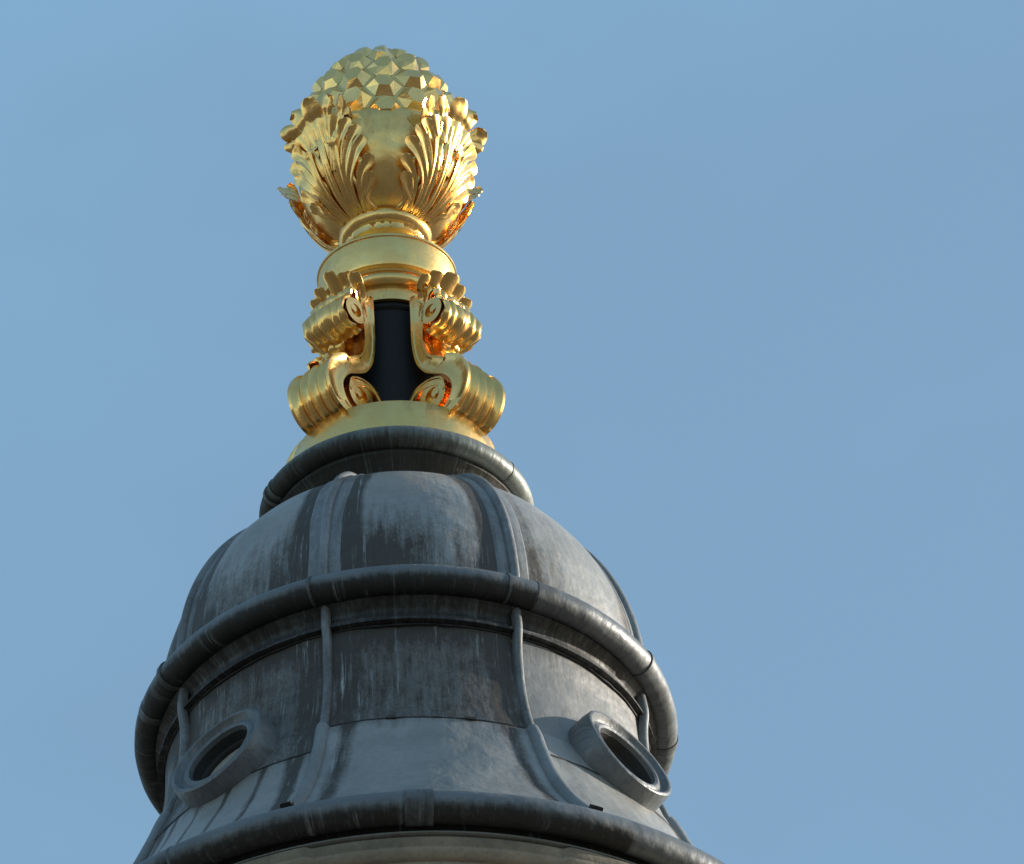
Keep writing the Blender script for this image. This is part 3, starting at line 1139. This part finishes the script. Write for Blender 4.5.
def leaf(az, seed):
    rn = random.Random(seed)

    def M(s_, a, lift):
        r, z, nr, nz = bowl_at(s_)
        extra = max(0, s_ - BL[-1] + 1e-3)
        # lateral distance is bent round the bowl close to it and runs straight further out
        rr = r + nr * lift
        zz = z + nz * lift + extra
        ang = az + a / max(r, 30.0) * 0.95
        return Vector(polar(rr, ang, zz))
    mb = MB()

    def finger(pts, w0, w1, cup=0.35, thick=1.3, power=1.6):
        """pts: (s, a, lift) control points; a spoon-shaped strip with a rounded tip"""
        cp = catmull(pts, 5)
        m = len(cp)
        P3 = [M(*p) for p in cp]
        NS = 9
        rt_, rb_ = [], []
        for i, p in enumerate(P3):
            v = i / (m - 1)
            tg = (P3[min(i + 1, m - 1)] - P3[max(i - 1, 0)]).normalized()
            s_, a, l_ = cp[i]
            n0 = (M(s_, a, l_ + 1) - M(s_, a, l_))
            sd = tg.cross(n0)
            if sd.length < 1e-4:
                sd = Vector((math.cos(az), math.sin(az), 0))
            sd.normalize()
            nn = sd.cross(tg).normalized()
            if v < 0.8:
                hw = w0 + (w1 - w0) * (v / 0.8) ** power
            else:
                hw = w1 * math.sqrt(max(0.02, 1 - ((v - 0.8) / 0.2) ** 2))
            a_, b_ = [], []
            for k in range(NS):
                u = -1 + 2 * k / (NS - 1)
                cz = cup * hw * (u * u) - 0.25 * hw * math.exp(-(u / 0.25) ** 2) * (1 - v)
                q = p + sd * (u * hw) + nn * cz
                a_.append(mb.vert(q + nn * thick * 0.75 * (1 - abs(u) ** 4 * 0.7)))
                b_.append(mb.vert(q - nn * thick * 0.4))
            rt_.append(a_); rb_.append(b_)
        mb.grid(rt_)
        mb.grid(rb_, flip=True)
        for i in range(m - 1):
            mb.f.append((rt_[i][0], rb_[i][0], rb_[i + 1][0], rt_[i + 1][0]))
            mb.f.append((rt_[i][-1], rt_[i + 1][-1], rb_[i + 1][-1], rb_[i][-1]))
        for j in range(NS - 1):
            mb.f.append((rt_[-1][j], rb_[-1][j], rb_[-1][j + 1], rt_[-1][j + 1]))

    # the blade: a fluted sheet hugging the bowl
    NA, NSG = 65, 46
    top, bot = [], []
    for i in range(NSG):
        v = i / (NSG - 1)
        s_ = 3 + v * 106
        half = 24 + 15 * math.sin(min(1, v / 0.55) * math.pi / 2) - 12 * max(0, v - 0.55) / 0.45
        half *= 0.94 + 0.08 * math.sin(v * 26)
        lift0 = 2.0 + 5.0 * max(0, v - 0.5) * 2 + 7 * max(0, v - 0.8) * 5 * 0.6
        rt_, rb_ = [], []
        for k in range(NA):
            u = -1 + 2 * k / (NA - 1)
            fl = abs(math.sin(u * math.pi * 4.0 + 0.5 * math.sin(v * 5)))
            lf = lift0 + 3.0 * fl ** 0.8 * (1 - 0.35 * v) + 1.6 * n3(u * 3 + seed, v * 5, 2.2)
            lf *= (1 - abs(u) ** 6 * 0.8)
            a = u * half
            rt_.append(mb.vert(M(s_, a, lf)))
            rb_.append(mb.vert(M(s_, a, -0.5 + (lift0 - 2) * 0.7)))
        top.append(rt_); bot.append(rb_)
    mb.grid(top, flip=True)
    mb.grid(bot)
    for i in range(NSG - 1):
        mb.f.append((top[i][0], top[i + 1][0], bot[i + 1][0], bot[i][0]))
        mb.f.append((top[i][-1], bot[i][-1], bot[i + 1][-1], top[i + 1][-1]))
    for j in range(NA - 1):
        mb.f.append((top[-1][j], bot[-1][j], bot[-1][j + 1], top[-1][j + 1]))
    J = lambda x: x * rn.uniform(0.92, 1.08)
    for sg in (-1, 1):
        # low side lobes
        for (s1, a1, l1) in ((44, 38, 5), (61, 44, 6)):
            finger([(8, sg * a1 * 0.40, 3), (s1 * 0.55, sg * a1 * 0.55, 4.5), (s1 - 12, sg * a1 * 0.76, 5), (s1 - 3, sg * J(a1 * 0.93), J(l1)), (s1 + 5, sg * (a1 + 3), l1 + 2)], 3.2, 6.6, cup=0.30, power=2.6)
        # middle lobes
        for (s1, a1, l1) in ((78, 43, 7), (90, 39, 9), (100, 30, 11)):
            finger([(14, sg * a1 * 0.24, 4), (s1 * 0.55, sg * a1 * 0.42, 6), (s1 - 14, sg * a1 * 0.72, 7), (s1 - 2, sg * J(a1 * 0.94), J(l1)), (s1 + 6, sg * (a1 + 3), l1 + 3)], 3.2, 7.8, cup=0.30, power=2.8)
        # inner ridges up the middle, ending in small curls
        for (s1, a1, l1) in ((86, 15, 10),):
            finger([(10, sg * a1 * 0.4, 4), (s1 * 0.6, sg * a1 * 0.8, 6.5), (s1 - 8, sg * a1, 8), (s1, sg * J(a1), J(l1)), (s1 + 5, sg * a1 * 1.05, l1 + 1)], 2.8, 5.0, cup=0.3, power=2.0)
        # the big crown of lobes, thrown outwards
        for (s1, a1, l1, w_) in ((101, 32, 15, 7.5), (110, 28, 20, 9.5)):
            finger([(60, sg * a1 * 0.2, 5), (84, sg * a1 * 0.42, 7), (98, sg * a1 * 0.66, 8), (s1 + 1, sg * a1 * 0.82, 9.5), (s1 + 5, sg * a1 * 0.96, l1 * 0.60), (s1 + 8, sg * J(a1 * 1.08), J(l1 * 1.0)), (s1 + 10, sg * a1 * 1.20, l1 * 1.4)], 3.4, w_, cup=-0.10, power=3.2)
    finger([(10, 0, 5), (60, 0, 7), (90, 0, 8.5), (108, 0, 10), (118, 0, 14), (122, 0, 23), (125, 0, 33)], 3.6, 11.5, cup=-0.10, power=3.2)
    for sg in (-1, 1):
        finger([(90, sg * 6, 8), (106, sg * 10, 10), (116, sg * 13, 13), (122, sg * 16, 21), (126, sg * 19, 30)], 4.0, 8.5, cup=-0.10, power=3.0)
    # web behind the crown lobes
    top, bot = [], []
    for i in range(10):
        v = i / 9
        rt_, rb_ = [], []
        for k in range(25):
            u = -1 + 2 * k / 24
            s_ = 92 + 24 * v * (1 - 0.35 * u * u)
            lf = 8 + 7 * v ** 1.4 + 1.2 * math.sin(u * 14)
            rt_.append(mb.vert(M(s_, u * (20 + 12 * v), lf)))
            rb_.append(mb.vert(M(s_ + 0.8, u * (20 + 12 * v), lf - 1.6)))
        top.append(rt_); bot.append(rb_)
    mb.grid(top, flip=True)
    mb.grid(bot)
    for j in range(24):
        mb.f.append((top[-1][j], bot[-1][j], bot[-1][j + 1], top[-1][j + 1]))
    fbuild(mb, 'acanthus_leaf', GOLD, angle=60)


for i, az in enumerate(DIAG):
    leaf(az, i + 3)

# --- small lightning tape bracket on the left of the finial foot
def conductor():
    z1, z0 = hz(478), hz(505)
    root = empty('lightning_conductor', Z0 + z0 * S, 'small dull metal conductor tape clipped to the left edge of the gold base ring', 'conductor')
    az = R_(-82)
    rows = []
    mb = MB()
    for (r, z) in ((107.8, z1 + 4), (108.2, z1 - 10), (111, z1 - 18), (118, z0 + 14), (125, z0 + 7)):
        row = []
        for da, dr in ((-1.8, 0), (1.8, 0), (1.8, 1.6), (-1.8, 1.6)):
            row.append(mb.vert(polar(r + dr, az + da / 110, z)))
        rows.append(row)
    mb.grid(rows, close_u=True)
    mb.f.append(tuple(rows[0])); mb.f.append(tuple(rows[-1][::-1]))
    mb.build('tape', IRON, root, base=z0, smooth=False)
    mb = MB()
    n0 = len(mb.v)
    for dr in (-0.8, 4.5):
        for da in (-3.2, 3.2):
            for dz_ in (-3, 3):
                mb.vert(polar(107.4 + dr, az + da / 110, z1 + dz_))
    for q in ((0, 1, 3, 2), (4, 6, 7, 5), (0, 4, 5, 1), (2, 3, 7, 6), (0, 2, 6, 4), (1, 5, 7, 3)):
        mb.f.append(tuple(n0 + k for k in q))
    mb.build('clip', IRON, root, base=z0, smooth=False)


conductor()
